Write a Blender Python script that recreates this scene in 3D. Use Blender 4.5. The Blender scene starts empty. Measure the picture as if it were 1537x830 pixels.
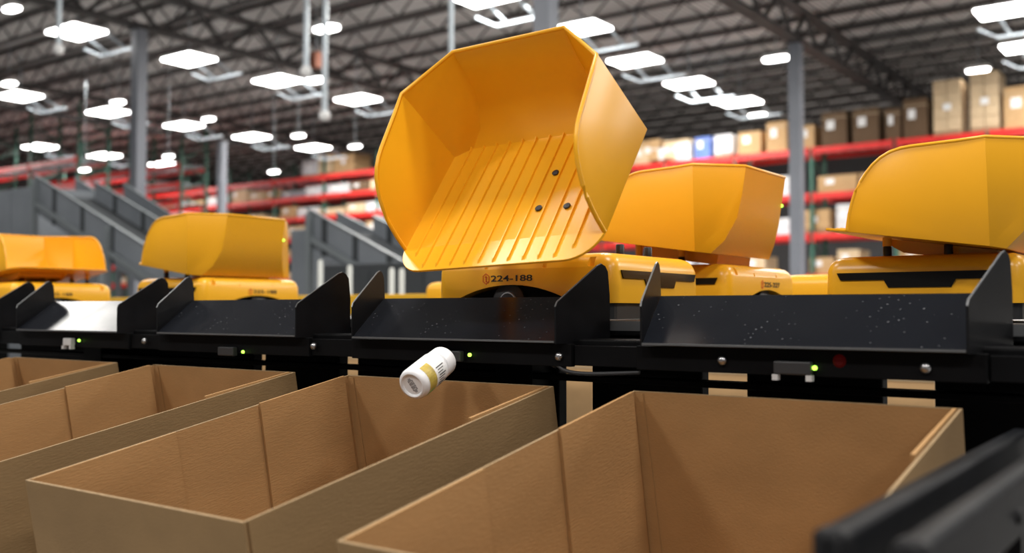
import bpy, bmesh, math, random
from mathutils import Vector, Matrix, Euler
PI = math.pi
random.seed(7)
S = bpy.context.scene
COL = S.collection
ZC = 1.30                                   # camera height above the floor
YAW, PIT, FPX = 0.6326, 0.0336, 1494.0      # camera heading, pitch and focal length (pixels of a 1537 px wide frame)

# ------------------------------------------------------------------ sight lines (used to survey the photograph into metres)
FW = Vector((-math.sin(YAW)*math.cos(PIT), math.cos(YAW)*math.cos(PIT), math.sin(PIT)))
RT = Vector((math.cos(YAW), math.sin(YAW), 0))
UP = RT.cross(FW)
CAM = Vector((0, 0, ZC))
def ray(u, v): return FW + RT*((u-768.5)/FPX) + UP*((415-v)/FPX)
def at_y(u, v, Y): r = ray(u, v); return CAM + r*(Y/r.y)
def at_z(u, v, Z): r = ray(u, v); return CAM + r*((Z-ZC)/r.z)
def at_d(u, v, d): return CAM + ray(u, v)*d

# ------------------------------------------------------------------ materials
def mat(name, col, rough=0.5, metal=0.0, noise=0.0, scale=8.0, bump=0.0, bscale=60.0, emit=None, estr=0.0, spec=0.5, coat=0.0, stretch=None):
    m = bpy.data.materials.new(name); m.use_nodes = True
    nt = m.node_tree; b = nt.nodes['Principled BSDF']
    b.inputs['Base Color'].default_value = (*col, 1); b.inputs['Roughness'].default_value = rough
    b.inputs['Metallic'].default_value = metal; b.inputs['Specular IOR Level'].default_value = spec
    b.inputs['Coat Weight'].default_value = coat
    tc = nt.nodes.new('ShaderNodeTexCoord'); src = tc.outputs['Object']
    if stretch:
        mp = nt.nodes.new('ShaderNodeMapping'); mp.inputs['Scale'].default_value = stretch
        nt.links.new(src, mp.inputs['Vector']); src = mp.outputs['Vector']
    if noise > 0:
        n = nt.nodes.new('ShaderNodeTexNoise'); n.inputs['Scale'].default_value = scale; n.inputs['Detail'].default_value = 5
        r = nt.nodes.new('ShaderNodeValToRGB')
        r.color_ramp.elements[0].position = .3; r.color_ramp.elements[1].position = .7
        r.color_ramp.elements[0].color = (*[c*(1-noise) for c in col], 1)
        r.color_ramp.elements[1].color = (*[min(1, c*(1+noise)) for c in col], 1)
        nt.links.new(src, n.inputs['Vector']); nt.links.new(n.outputs['Fac'], r.inputs['Fac'])
        nt.links.new(r.outputs['Color'], b.inputs['Base Color'])
    if bump > 0:
        n2 = nt.nodes.new('ShaderNodeTexNoise'); n2.inputs['Scale'].default_value = bscale; n2.inputs['Detail'].default_value = 3
        bp = nt.nodes.new('ShaderNodeBump'); bp.inputs['Strength'].default_value = bump; bp.inputs['Distance'].default_value = .002
        nt.links.new(src, n2.inputs['Vector']); nt.links.new(n2.outputs['Fac'], bp.inputs['Height']); nt.links.new(bp.outputs['Normal'], b.inputs['Normal'])
    if emit:
        b.inputs['Emission Color'].default_value = (*emit, 1); b.inputs['Emission Strength'].default_value = estr
    return m
def chute_mat():
    m = mat('black_sheet_metal', (.007, .008, .011), .2, 0, spec=.12)
    nt = m.node_tree; b = nt.nodes['Principled BSDF']
    tc = nt.nodes.new('ShaderNodeTexCoord')
    mp = nt.nodes.new('ShaderNodeMapping'); mp.inputs['Scale'].default_value = (1, 1.6, 1); mp.inputs['Rotation'].default_value = (0, 0, .5)
    v = nt.nodes.new('ShaderNodeTexVoronoi'); v.inputs['Scale'].default_value = 75
    g = nt.nodes.new('ShaderNodeTexNoise'); g.inputs['Scale'].default_value = 9; g.inputs['Detail'].default_value = 6
    r1 = nt.nodes.new('ShaderNodeValToRGB'); r1.color_ramp.elements[0].position = .05; r1.color_ramp.elements[0].color = (1, 1, 1, 1); r1.color_ramp.elements[1].position = .14; r1.color_ramp.elements[1].color = (0, 0, 0, 1)
    r2 = nt.nodes.new('ShaderNodeValToRGB'); r2.color_ramp.elements[0].position = .46; r2.color_ramp.elements[1].position = .58
    mu = nt.nodes.new('ShaderNodeMath'); mu.operation = 'MULTIPLY'
    mx = nt.nodes.new('ShaderNodeMixRGB'); mx.inputs['Color1'].default_value = (.007, .008, .011, 1); mx.inputs['Color2'].default_value = (.16, .16, .17, 1)
    L = nt.links.new
    L(tc.outputs['Object'], mp.inputs['Vector']); L(mp.outputs['Vector'], v.inputs['Vector']); L(tc.outputs['Object'], g.inputs['Vector'])
    L(v.outputs['Distance'], r1.inputs['Fac']); L(g.outputs['Fac'], r2.inputs['Fac'])
    L(r1.outputs['Color'], mu.inputs[0]); L(r2.outputs['Color'], mu.inputs[1]); L(mu.outputs[0], mx.inputs['Fac']); L(mx.outputs['Color'], b.inputs['Base Color'])
    g2 = nt.nodes.new('ShaderNodeTexNoise'); g2.inputs['Scale'].default_value = 14
    mr = nt.nodes.new('ShaderNodeMapRange'); mr.inputs['To Min'].default_value = .13; mr.inputs['To Max'].default_value = .24
    L(tc.outputs['Object'], g2.inputs['Vector']); L(g2.outputs['Fac'], mr.inputs['Value']); L(mr.outputs['Result'], b.inputs['Roughness'])
    return m
def deck_mat():
    m = mat('corrugated_roof_deck', (.42, .40, .38), .7)
    nt = m.node_tree; b = nt.nodes['Principled BSDF']
    tc = nt.nodes.new('ShaderNodeTexCoord'); w = nt.nodes.new('ShaderNodeTexWave')
    w.wave_type = 'BANDS'; w.bands_direction = 'X'; w.inputs['Scale'].default_value = 2.2; w.inputs['Distortion'].default_value = .4
    r = nt.nodes.new('ShaderNodeValToRGB'); r.color_ramp.elements[0].color = (.24, .232, .23, 1); r.color_ramp.elements[1].color = (.62, .61, .60, 1)  # shading of the corrugation put into the colour as dark and pale bands
    nt.links.new(tc.outputs['Object'], w.inputs['Vector']); nt.links.new(w.outputs['Fac'], r.inputs['Fac']); nt.links.new(r.outputs['Color'], b.inputs['Base Color'])
    return m
def kraft(name, col, n=.10):
    m = mat(name, col, .78, 0, n, 7, .25, 260, spec=.22, stretch=(1, .35, 1.6))
    return m
M = dict(
    yellow=mat('yellow_plastic', (.86, .405, .012), .30, 0, .03, 5, .06, 900, spec=.42),
    shell=mat('yellow_shell_plastic', (.86, .425, .018), .30, 0, .03, 5, spec=.45),
    black=mat('black_plastic', (.012, .012, .013), .45),
    visor=mat('smoked_visor', (.010, .009, .008), .14, spec=.2),
    capblack=mat('black_end_cap', (.010, .010, .011), .5, spec=.12), hubring=mat('polished_hub_ring', (.85, .85, .86), .25, .7),
    rubber=mat('dark_rubber', (.03, .03, .033), .5),
    chrome=mat('bright_metal', (.42, .42, .43), .28, 1),
    chute=chute_mat(),
    fin=mat('black_fin_paint', (.006, .006, .007), .34, noise=.3, scale=20, spec=.2),
    edge=mat('bare_steel_edge', (.16, .165, .17), .42, .6),
    frame=mat('black_frame_paint', (.0045, .0045, .005), .5, noise=.25, scale=14, spec=.06),
    rail=mat('black_rail_coating', (.006, .0065, .008), .5, noise=.3, scale=30, spec=.06),
    deck=mat('dark_table_top', (.030, .031, .033), .42, noise=.3, scale=6),
    kraft=kraft('kraft_cardboard_outside', (.222, .139, .064)), kraftin=kraft('kraft_cardboard_inside', (.36, .203, .084)),  # liner tones, with dim light outside and interreflection inside put into the colours
    kraftedge=mat('cut_cardboard_edge', (.30, .20, .10), .8, noise=.15, scale=90),
    kraftdark=kraft('kraft_cardboard_inner_panel', (.36, .203, .084), .12),
    white=mat('white_bottle_plastic', (.80, .80, .82), .35),
    gold=mat('gold_label_print', (.48, .36, .07), .4, noise=.35, scale=60),
    green=mat('green_label_print', (.12, .28, .05), .4),
    ink=mat('black_print', (.015, .013, .012), .5),
    inkgrey=mat('grey_print', (.16, .15, .16), .5),
    red=mat('red_print', (.62, .06, .01), .5),
    led=mat('green_led', (.2, .6, .05), .3, emit=(.45, 1, .08), estr=3),
    redled=mat('red_sensor_window', (.03, .002, .002), .5, emit=(1, .02, .02), estr=.02, spec=.1),
    sensor=mat('grey_sensor_case', (.028, .028, .03), .5),
    sensorwhite=mat('white_sensor_case', (.6, .6, .6), .5),
    concrete=mat('polished_concrete', (.36, .35, .34), .45, noise=.15, scale=.8),
    wall=mat('dark_metal_wall_panel', (.10, .10, .105), .7, noise=.15, scale=.6),
    deckroof=deck_mat(),
    steel=mat('dark_roof_steel', (.045, .042, .042), .6),
    column=mat('grey_column_paint', (.20, .215, .25), .5, noise=.06, scale=2),
    lamp=mat('lamp_diffuser', (1, 1, 1), .4, emit=(1, .985, .96), estr=14),
    lampbody=mat('white_lamp_housing', (.7, .7, .7), .5),
    galv=mat('galvanised_channel', (.42, .47, .51), .4, .3),
    rackred=mat('red_rack_paint', (.66, .022, .018), .45, noise=.15, scale=2),
    rackgreen=mat('green_rack_paint', (.035, .12, .085), .5, noise=.15, scale=3),
    convey=mat('grey_conveyor_panel', (.19, .21, .235), .42, .1, .12, 2),
    conveydark=mat('dark_conveyor_bed', (.05, .055, .06), .7, spec=.08),
    convrail=mat('pale_conveyor_rail', (.21, .235, .25), .4, .3),
    c_tan=kraft('tan_carton', (.50, .32, .16)), c_brown=kraft('brown_carton', (.135, .085, .05)),
    c_pale=kraft('pale_carton', (.62, .47, .30)), c_white=mat('white_wrapped_load', (.66, .66, .68), .25, noise=.2, scale=5),
    c_grey=mat('grey_tote', (.24, .25, .28), .5, noise=.15, scale=4), c_blue=mat('blue_carton', (.10, .18, .50), .5, noise=.15, scale=4),
    tape=mat('clear_tape', (.52, .40, .26), .25), paper=mat('white_paper_label', (.82, .82, .82), .6),
    wood=mat('pallet_wood', (.42, .29, .17), .8, noise=.2, scale=9), rust=mat('orange_brown_heater', (.28, .085, .04), .5),
    yellowpaint=mat('yellow_guard_paint', (.72, .40, .02), .45), whitepost=mat('white_post_paint', (.72, .74, .70), .5),
)

# ------------------------------------------------------------------ mesh helpers
class MB:
    def __init__(self): self.v = []; self.f = []; self.mi = []
    def add(self, vs, fs, mi=0):
        o = len(self.v); self.v += [tuple(p) for p in vs]; self.f += [[i+o for i in f] for f in fs]; self.mi += [mi]*len(fs); return self
    def box(self, a, b, mi=0, T=None):
        x0, y0, z0 = a; x1, y1, z1 = b
        vs = [(x0, y0, z0), (x1, y0, z0), (x1, y1, z0), (x0, y1, z0), (x0, y0, z1), (x1, y0, z1), (x1, y1, z1), (x0, y1, z1)]
        if T: vs = [T @ Vector(p) for p in vs]
        return self.add(vs, [(3, 2, 1, 0), (4, 5, 6, 7), (0, 1, 5, 4), (1, 2, 6, 5), (2, 3, 7, 6), (3, 0, 4, 7)], mi)
    def loft(self, loops, mi=0, cap=True):
        n = len(loops[0]); vs = [p for l in loops for p in l]; fs = []
        for k in range(len(loops)-1):
            for i in range(n):
                j = (i+1) % n; fs.append((k*n+i, k*n+j, (k+1)*n+j, (k+1)*n+i))
        if cap: fs.append(tuple(range(n-1, -1, -1))); fs.append(tuple(range((len(loops)-1)*n, len(loops)*n)))
        return self.add(vs, fs, mi)
    def bar(self, a, b, w, h=None, mi=0, up=Vector((0, 0, 1))):
        a, b = Vector(a), Vector(b); h = h or w; d = (b-a).normalized()
        if abs(d.dot(up)) > .98: up = Vector((0, 1, 0))
        s = d.cross(up).normalized(); t = s.cross(d)
        l = lambda c: [c+s*w/2*i+t*h/2*j for i, j in ((-1, -1), (1, -1), (1, 1), (-1, 1))]
        return self.loft([l(a), l(b)], mi)
    def tube(self, pts, r, n=10, mi=0):
        pts = [Vector(p) for p in pts]; loops = []
        for i, p in enumerate(pts):
            d = (pts[min(i+1, len(pts)-1)]-pts[max(i-1, 0)]).normalized()
            up = Vector((0, 0, 1)) if abs(d.z) < .95 else Vector((0, 1, 0))
            s = d.cross(up).normalized(); t = s.cross(d)
            rr = r[i] if isinstance(r, (list, tuple)) else r
            loops.append([p+(s*math.cos(2*PI*k/n)+t*math.sin(2*PI*k/n))*rr for k in range(n)])
        return self.loft(loops, mi)
    def prism(self, poly, off, mi=0):
        off = Vector(off); return self.loft([[Vector(p) for p in poly], [Vector(p)+off for p in poly]], mi)
    def mesh(self, name, mats, bevel=0, smooth=None, seg=2):
        me = bpy.data.meshes.new(name); me.from_pydata(self.v, [], self.f)
        for m in mats if isinstance(mats, (list, tuple)) else [mats]: me.materials.append(m)
        me.polygons.foreach_set('material_index', self.mi)
        bm = bmesh.new(); bm.from_mesh(me)
        bmesh.ops.recalc_face_normals(bm, faces=bm.faces)
        if bevel:
            es = [e for e in bm.edges if len(e.link_faces) == 2 and e.calc_face_angle(0) > .6]
            bmesh.ops.bevel(bm, geom=es, offset=bevel, segments=seg, affect='EDGES', profile=.5, clamp_overlap=True)
        bm.to_mesh(me); bm.free()
        if smooth is not None:
            me.polygons.foreach_set('use_smooth', [True]*len(me.polygons)); me.set_sharp_from_angle(angle=smooth)
        me.update(); return me
def link(name, me, parent=None, loc=None, rot=None, matrix=None):
    o = bpy.data.objects.new(name, me); COL.objects.link(o)
    if parent: o.parent = parent
    if matrix is not None: o.matrix_local = matrix
    if loc is not None: o.location = loc
    if rot is not None: o.rotation_euler = rot
    return o
def empty(name, loc=(0, 0, 0), rot=(0, 0, 0)):
    o = bpy.data.objects.new(name, None); COL.objects.link(o); o.empty_display_size = .05; o.location = loc; o.rotation_euler = rot; return o
def tag(o, label=None, cat=None, group=None, kind=None):
    if label: o['label'] = label
    if cat: o['category'] = cat
    if group: o['group'] = group
    if kind: o['kind'] = kind
    return o
def rrect(hx, hy, r, z, n=6, cx=0, cy=0):
    pts = []
    for sx, sy, a0 in ((1, 1, 0), (-1, 1, PI/2), (-1, -1, PI), (1, -1, 3*PI/2)):
        for k in range(n+1):
            a = a0+PI/2*k/n; pts.append(Vector((cx+sx*(hx-r)+r*math.cos(a), cy+sy*(hy-r)+r*math.sin(a), z)))
    return pts
def boolean(me, cutters, name):
    o = link('tmp', me); cs = []
    for c in cutters:
        co = link('tmpc', c); cs.append(co); md = o.modifiers.new('b', 'BOOLEAN'); md.object = co; md.operation = 'DIFFERENCE'; md.solver = 'EXACT'
    dg = bpy.context.evaluated_depsgraph_get(); out = bpy.data.meshes.new_from_object(o.evaluated_get(dg)); out.name = name
    for x in [o]+cs: bpy.data.objects.remove(x)
    return out
def text_mesh(txt, width, height, m, name):
    cu = bpy.data.curves.new('t', 'FONT'); cu.body = txt; cu.size = 1; cu.extrude = .012; cu.offset = .012
    o = bpy.data.objects.new('t', cu); COL.objects.link(o); dg = bpy.context.evaluated_depsgraph_get()
    me = bpy.data.meshes.new_from_object(o.evaluated_get(dg)); bpy.data.objects.remove(o)
    xs = [v.co.x for v in me.vertices]; ys = [v.co.y for v in me.vertices]
    kx = width/(max(xs)-min(xs)); ky = height/(max(ys)-min(ys)); x0 = min(xs); y0 = min(ys)
    for v in me.vertices: v.co = ((v.co.x-x0)*kx, (v.co.y-y0)*ky, v.co.z*.02)
    me.materials.clear(); me.materials.append(m); me.name = name; return me

# ------------------------------------------------------------------ camera
cd = bpy.data.cameras.new('camera'); cam = bpy.data.objects.new('camera', cd); COL.objects.link(cam)
cam.location = CAM; cam.rotation_euler = (PI/2+PIT, 0, YAW)
cd.sensor_width = 36; cd.lens = FPX*36/1537; cd.clip_start = .05; cd.clip_end = 300
cd.dof.use_dof = True; cd.dof.focus_distance = 1.72; cd.dof.aperture_fstop = 3.0
S.camera = cam

# ------------------------------------------------------------------ building
XL, YB, XR, YF = -50.0, 46.0, 14.0, -12.0
RZ = ZC+7.7
def struct(name, me): return tag(link(name, me), kind='structure')
struct('floor', MB().box((XL, YF, -.1), (XR, YB, 0)).mesh('floor', M['concrete']))
struct('ceiling', MB().box((XL, YF, RZ), (XR, YB, RZ+.12)).mesh('ceiling', M['deckroof']))
struct('wall_back', MB().box((XL, YB, 0), (XR, YB+.3, RZ)).mesh('wall_back', M['wall']))
struct('wall_left', MB().box((XL-.3, YF, 0), (XL, YB+.3, RZ)).mesh('wall_left', M['wall']))
# bar joists along X
jm = MB(); zt, zb = RZ-.05, RZ-.62
jm.box((XL, -.07, zt-.06), (XR, .07, zt)); jm.box((XL, -.06, zb), (XR, .06, zb+.06))
x = XL; k = 0
while x < XR-.6:
    a, b = ((x, 0, zb+.03), (x+.6, 0, zt-.03)) if k % 2 == 0 else ((x, 0, zt-.03), (x+.6, 0, zb+.03))
    jm.bar(a, b, .035); x += .6; k += 1
jme = jm.mesh('roof_joist', M['steel'])
ys = [4.2+1.5*i for i in range(28)]
for i, y in enumerate(ys):
    tag(link('roof_joist', jme, loc=(0, y, 0)), 'dark steel bar joist under the roof deck running left to right', 'joist', 'bar joists under the roof deck')
gm = MB(); gt, gb = RZ-.62, RZ-1.5
for s in (-.09, .09):
    gm.box((s-.05, YF, gt-.10), (s+.05, YB, gt)); gm.box((s-.05, YF, gb), (s+.05, YB, gb+.10))
y = YF; k = 0
while y < YB-.9:
    a, b = ((0, y, gb+.05), (0, y+.9, gt-.05)) if k % 2 == 0 else ((0, y, gt-.05), (0, y+.9, gb+.05))
    gm.bar(a, b, .08); y += .9; k += 1
gme = gm.mesh('roof_girder', M['steel'])
GX = [-8.25, -19.5, -30.6, -41.7, 2.8]
for x, lab in zip(GX, ('dark steel roof girder meeting the grey column right of the raised bucket', 'dark steel roof girder above the tall grey column at left', 'dark steel roof girder above the thin far grey column', 'farthest dark steel roof girder at the left end of the hall', 'dark steel roof girder at upper right corner of the hall')):
    tag(link('roof_girder', gme, loc=(x, 0, 0)), lab, 'girder', 'roof girders')
def column(x, y, w, lab):
    m = MB(); z1 = RZ-1.5
    for s in (-1, 1): m.box((-w/2, s*w/2-.012*(s > 0)-.0, .02), (w/2, s*w/2+.012*(s < 0), z1))
    m.box((-.03, -w/2+.012, .02), (.03, w/2-.012, z1)); m.box((-w*.8, -w*.8, 0), (w*.8, w*.8, .02))
    m2 = MB().loft([rrect(w/2, w/2, .02, z, 2) for z in (.02, z1)]).mesh('c', M['column'])
    r = empty('steel_column', (x, y, 0)); tag(r, lab, 'column', 'grey building columns')
    link('post', m2, r); link('base_plate', MB().box((-w*.9, -w*.9, 0), (w*.9, w*.9, .02)).mesh('bp', M['column']), r)
    link('cap_plate', MB().box((-w*.8, -w*.8, z1), (w*.8, w*.8, z1+.0)).mesh('cp', M['steel']) if False else MB().box((-w*.8, -w*.8, z1-.03), (w*.8, w*.8, z1)).mesh('cp', M['steel']), r)
column(-8.25, 22.4, .28, 'grey steel column right of the raised bucket, in front of red rack')
column(-8.25, 12.1, .28, 'grey steel column rising directly behind the raised yellow bucket')
column(-19.5, 12.7, .26, 'tall grey steel column at left behind the inclined conveyor')
column(-29.9, 22.9, .26, 'thin far grey steel column between the left lamps and tan cartons')

# ------------------------------------------------------------------ ceiling lamps
RECT = [(115, 50), (30, 146), (162, 170), (284, 91), (276, 190), (378, 207), (417, 123), (537, 151), (60, 222), (157, 235), (247, 248), (470, 223), (728, -2), (872, 45), (953, 93), (1034, 127), (1110, 155), (1512, 18), (1545, 71)]
OBL = [(18, 15, 36), (14, 127, 30), (177, 155, 28), (313, 180, 24), (448, 205, 24), (533, 221, 22), (127, 256, 20), (253, 236, 20), (411, 259, 20), (490, 45, 48), (475, 122, 38), (1165, 90, 42), (1082, 153, 30), (1137, 174, 28), (1468, 107, 34)]
LZ = ZC+6.3
def nth(i):
    return ['first', 'second', 'third', 'fourth', 'fifth', 'sixth', 'seventh', 'eighth', 'ninth', 'tenth', 'eleventh', 'twelfth', 'thirteenth', 'fourteenth', 'fifteenth', 'sixteenth', 'seventeenth', 'eighteenth', 'nineteenth', 'twentieth'][i] if i < 20 else '%dth' % (i+1)
lh = MB().box((-.6, -.45, .05), (.6, .45, .10)).box((-.2, -.15, .10), (.2, .15, .22)).mesh('housing', M['lampbody'], .01)
ld = [MB().box((-.58, s*.22-.19, 0), (.58, s*.22+.19, .05)).mesh('diffuser', M['lamp'], .01) for s in (-1, 1)]
br = MB()
for s in (-.25, .5): br.bar((s, .35, .06), (s+.15, .85, -.28), .06, .04)
br.bar((-.35, .85, -.30), (1.0, .85, -.30), .06, .05)
br.bar((-.35, .85, -.30), (-.7, .6, -.12), .05, .04)
brm = br.mesh('mounting_bracket', M['galv'])
hg = MB().tube([(0, 0, .2), (0, 0, RZ-LZ)], .02, 6).mesh('hanger', M['galv'])
for i, (u, v) in enumerate(sorted(RECT)):
    r = empty('high_bay_light', at_z(u, v, LZ)); tag(r, 'rectangular high bay ceiling light with strut bracket, %s from the left' % nth(i), 'ceiling light', 'rectangular high bay lights')
    link('housing', lh, r); link('diffuser', ld[0], r); link('diffuser', ld[1], r); link('mounting_bracket', brm, r); link('hanger', hg, r)
def capsule(hl, r, z0, z1):
    L = []
    for z in (z0, z1):
        pts = []
        for k in range(9): a = -PI/2+PI*k/8; pts.append(Vector((hl+r*math.cos(a), r*math.sin(a), z)))
        for k in range(9): a = PI/2+PI*k/8; pts.append(Vector((-hl+r*math.cos(a), r*math.sin(a), z)))
        L.append(pts)
    return L
cl_d = MB().loft(capsule(.16, .15, 0, .05)).mesh('diffuser', M['lamp']); cl_h = MB().loft(capsule(.18, .17, .05, .13)).mesh('housing', M['lampbody'])
for i, (u, v, px) in enumerate(sorted(OBL)):
    p = at_z(u, v, LZ); d = (p-CAM).dot(FW)
    if d > 36: p = at_d(u, v, 27); d = 27
    k = max(.5, px*d/FPX/.66)
    r = empty('oval_light', p); r.scale = (k, k, k); tag(r, 'small oval glowing ceiling lamp, %s oval from the left' % nth(i), 'ceiling light', 'oval ceiling lamps')
    link('housing', cl_h, r); link('diffuser', cl_d, r); link('hanger', MB().tube([(0, 0, .12), (0, 0, (RZ-p.z)/k)], .012, 6).mesh('hanger', M['galv']), r)
# ------------------------------------------------------------------ hanging conduits
def conduit(u, v0, v1, d, rad, lab, knob=True):
    a = at_d(u, v1, d); m = MB().tube([(0, 0, 0), (0, 0, RZ-a.z)], rad, 8)
    r = empty('conduit_drop', a); tag(r, lab, 'conduit', 'hanging conduit drops'); link('pipe', m.mesh('pipe', M['galv'], smooth=.8), r)
    if knob: link('end_fitting', MB().tube([(0, 0, -.10), (0, 0, -.06), (0, 0, .02), (0, 0, .06)], [rad*1.2, rad*2, rad*2, rad*1.1], 8).mesh('fit', M['lampbody'], smooth=.8), r)
conduit(88, 0, 72, 17, .045, 'pale vertical conduit drop beside the large lamp at upper left')
conduit(487, 85, 172, 18, .05, 'white vertical pipe drop left of the raised bucket, lowest end fitting')
conduit(459, 0, 105, 18, .05, 'grey blue pipe drop above the clustered lamps left of bucket')
conduit(677, 0, 110, 12, .034, 'grey blue vertical pipe touching the raised bucket top left corner', False)
p = at_d(475, 90, 22); r = empty('unit_heater', p); tag(r, 'small orange brown unit heater hanging between two pipe drops', 'heater')
hb = MB().box((-.09, -.1, -.17), (.09, .1, .17))
for k in range(5): hb.box((-.075, -.115, -.14+.06*k), (.075, -.1, -.11+.06*k))
link('case', hb.mesh('case', M['rust'], .008), r); link('hanger_rod', MB().tube([(0, 0, .16), (0, 0, RZ-p.z)], .012, 6).mesh('hr', M['galv']), r)

# ------------------------------------------------------------------ racks and stock
def rack(name_lab, x0, x1, y, levels, bay, depth=1.1, top=.9, shift=0):
    r = empty('pallet_rack', (x0, y, 0)); tag(r, name_lab, 'pallet rack', 'red and green pallet racks')
    n = max(1, round((x1-x0)/bay)); bay = (x1-x0)/n
    h = levels[-1]+ZC+top
    um = MB()
    for yy in (0, depth): um.box((-.05, yy-.04, .01), (.05, yy+.04, h)); um.box((-.09, yy-.07, 0), (.09, yy+.07, .012))
    z = .3; k = 0
    while z < h-.6:
        um.bar((0, 0 if k % 2 else depth, z), (0, depth if k % 2 else 0, z+.6), .04); z += .6; k += 1
    ume = um.mesh('upright_frame', M['rackgreen'])
    fm = MB().box((.05, -.09, -.09), (bay-.05, -.03, .09))
    for xx in (.05, bay-.10): fm.box((xx, -.105, -.18), (xx+.05, -.03, .12))
    bme = fm.mesh('beam', M['rackred'], .008); rme = MB().box((.05, depth+.03, -.09), (bay-.05, depth+.09, .09)).mesh('beam', M['rackred'], .008)
    dm = MB()
    for k in range(7): dm.box((.1+k*(bay-.25)/6, 0, .05), (.15+k*(bay-.25)/6, depth, .07))
    for yy in (.05, depth/2, depth-.05): dm.box((.1, yy-.02, .052), (bay-.1, yy+.02, .068))
    dme = dm.mesh('wire_deck', M['galv'])
    for i in range(n+1): link('upright_frame', ume, r, loc=(i*bay, 0, 0))
    for i in range(n):
        for z in levels:
            link('beam', bme, r, loc=(i*bay, 0, z+ZC)); link('beam', rme, r, loc=(i*bay, 0, z+ZC)); link('wire_deck', dme, r, loc=(i*bay, 0, z+ZC))
    return r
LA = (.92, 2.10, 3.24, 4.55); LB = (1.2, 2.1, 2.9, 3.75, 4.6, 5.4)
XA0, XA1 = -21.5, -2.9
rack('near long red pallet rack at right behind the parked robots', XA0, XA1, 28.0, LA, 2.3, top=.06)
rack('red pallet rack left of the raised bucket, behind second conveyor', -48.0, -24.0, 28.0, LB, 3.0)
rack('red pallet rack at far left edge behind the conveyors', -45.0, -32.2, 18.7, (2.9, 3.6, 4.3, 5.2), 3.2, top=2.0)
rack('red pallet rack between left column and far left rack', -42.0, -31.9, 22.6, (2.4, 3.2, 4.0, 4.7, 5.4), 3.36, top=1.6)
def carton_mesh(w, d, h, m, style):
    b = MB()
    if style == 'load':                     # palletised load: pallet, courses of cartons
        for s in (-.42, 0, .42): b.box((-w/2, s*d-.05, 0), (w/2, s*d+.05, .10), 2)
        b.box((-w/2, -d/2, .10), (w/2, d/2, .13), 2)
        nr = max(2, int(h/.32)); hh = (h-.13)/nr; nc = max(2, round(w/.42)); cw = w/nc
        for i in range(nr):
            for j in range(nc):
                o = random.uniform(-.012, .012)
                b.box((-w/2+j*cw+.008, -d/2+.02+o, .13+i*hh+.006), (-w/2+(j+1)*cw-.008, d/2-.02+o, .13+(i+1)*hh))
        b.box((-.1, -d/2-.004, h*.45), (.12, -d/2+.015, h*.45+.2), 1)
        return b.mesh('load', [m, M['paper'], M['wood']], .012, seg=1)
    b.box((-w/2, -d/2, 0), (w/2, d/2, h))
    b.box((-w/2-.004, -.03, h*.3), (w/2+.004, .03, h+.004), 2)
    b.box((-w/2-.003, -d/2-.003, h*.82), (w/2+.003, d/2+.003, h*.84), 2)
    if style != 'plain': b.box((-w*.30, -d/2-.006, h*.5), (-w*.30+min(.25, w*.32), -d/2+.01, h*.5+min(.26, h*.32)), 1)
    return b.mesh('carton', [m, M['paper'], M['tape']])
stock = []                                  # (u, object, colour word, kind word, place word)
LIB = {}
def put(x, y, z, w, d, h, key, style, place):
    q = (round(w, 1), round(d, 1), round(h, 1), key, style)
    if q not in LIB: LIB[q] = carton_mesh(q[0], q[1], q[2], M[key], style)
    o = link('palletised_load' if style == 'load' else 'carton', LIB[q], loc=(x, y, z)); P = Vector((x, y, z+h/2))-CAM
    stock.append((768.5+FPX*P.dot(RT)/P.dot(FW), o, {'c_tan': 'tan', 'c_brown': 'dark brown', 'c_pale': 'pale tan', 'c_white': 'white wrapped', 'c_grey': 'grey', 'c_blue': 'blue'}[key], style, place))
DY = .55
# surveyed stock on top of the right rack: u0, u1, v_top, colour, style
ztop = LA[-1]+ZC+.075
for (u0, u1, v, key, style) in [(1232, 1270, 167, 'c_brown', 'carton'), (1277, 1320, 163, 'c_brown', 'carton'), (1327, 1352, 161, 'c_brown', 'carton'), (1354, 1392, 147, 'c_brown', 'carton'), (1398, 1444, 118, 'c_pale', 'load'), (1455, 1500, 108, 'c_pale', 'load'), (1506, 1560, 130, 'c_tan', 'carton'), (1148, 1181, 182, 'c_tan', 'carton'), (1200, 1221, 189, 'c_tan', 'carton'), (1106, 1142, 196, 'c_tan', 'carton'), (1070, 1098, 203, 'c_white', 'load'), (1040, 1066, 207, 'c_blue', 'carton'), (1012, 1036, 213, 'c_white', 'carton'), (975, 1006, 222, 'c_white', 'load'), (950, 972, 218, 'c_pale', 'carton')]:
    a, b = at_y(u0, 200, 28.0), at_y(u1, 200, 28.0); t = at_y((u0+u1)/2, v, 28.0)
    put((a.x+b.x)/2, 28+DY, ztop, max(.4, (b.x-a.x)*.93), 1.0, max(.35, t.z-ztop), key, style, 'top level of right red rack')
pal = ['c_tan']*5+['c_pale']*5+['c_white']*6+['c_brown']*1+['c_grey']*1
def fill(x0, x1, y, z, clear, place, lo, hi, skip=None, p=.9):
    x = x0+.15
    while x < x1-.4:
        w = random.uniform(lo, hi)
        if x+w > x1-.1: w = x1-.1-x
        if w < .3: break
        P = Vector((x+w/2, y, z))-CAM; u = 768.5+FPX*P.dot(RT)/P.dot(FW)
        h = random.uniform(.45, .98)*clear; key = random.choice(pal)
        if random.random() < p and not (skip and skip[0] < u < skip[1]) and -40 < u < 1580:
            put(x+w/2, y+DY, z, w-.06, 1.0, h, key, 'load' if (w > .8 and h > .6 and key != 'c_blue') else 'carton', place)
        x += w+random.uniform(.02, .12)
HID = (605, 925)
wl = ['lowest', 'second', 'third', 'fourth', 'fifth', 'sixth']
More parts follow.
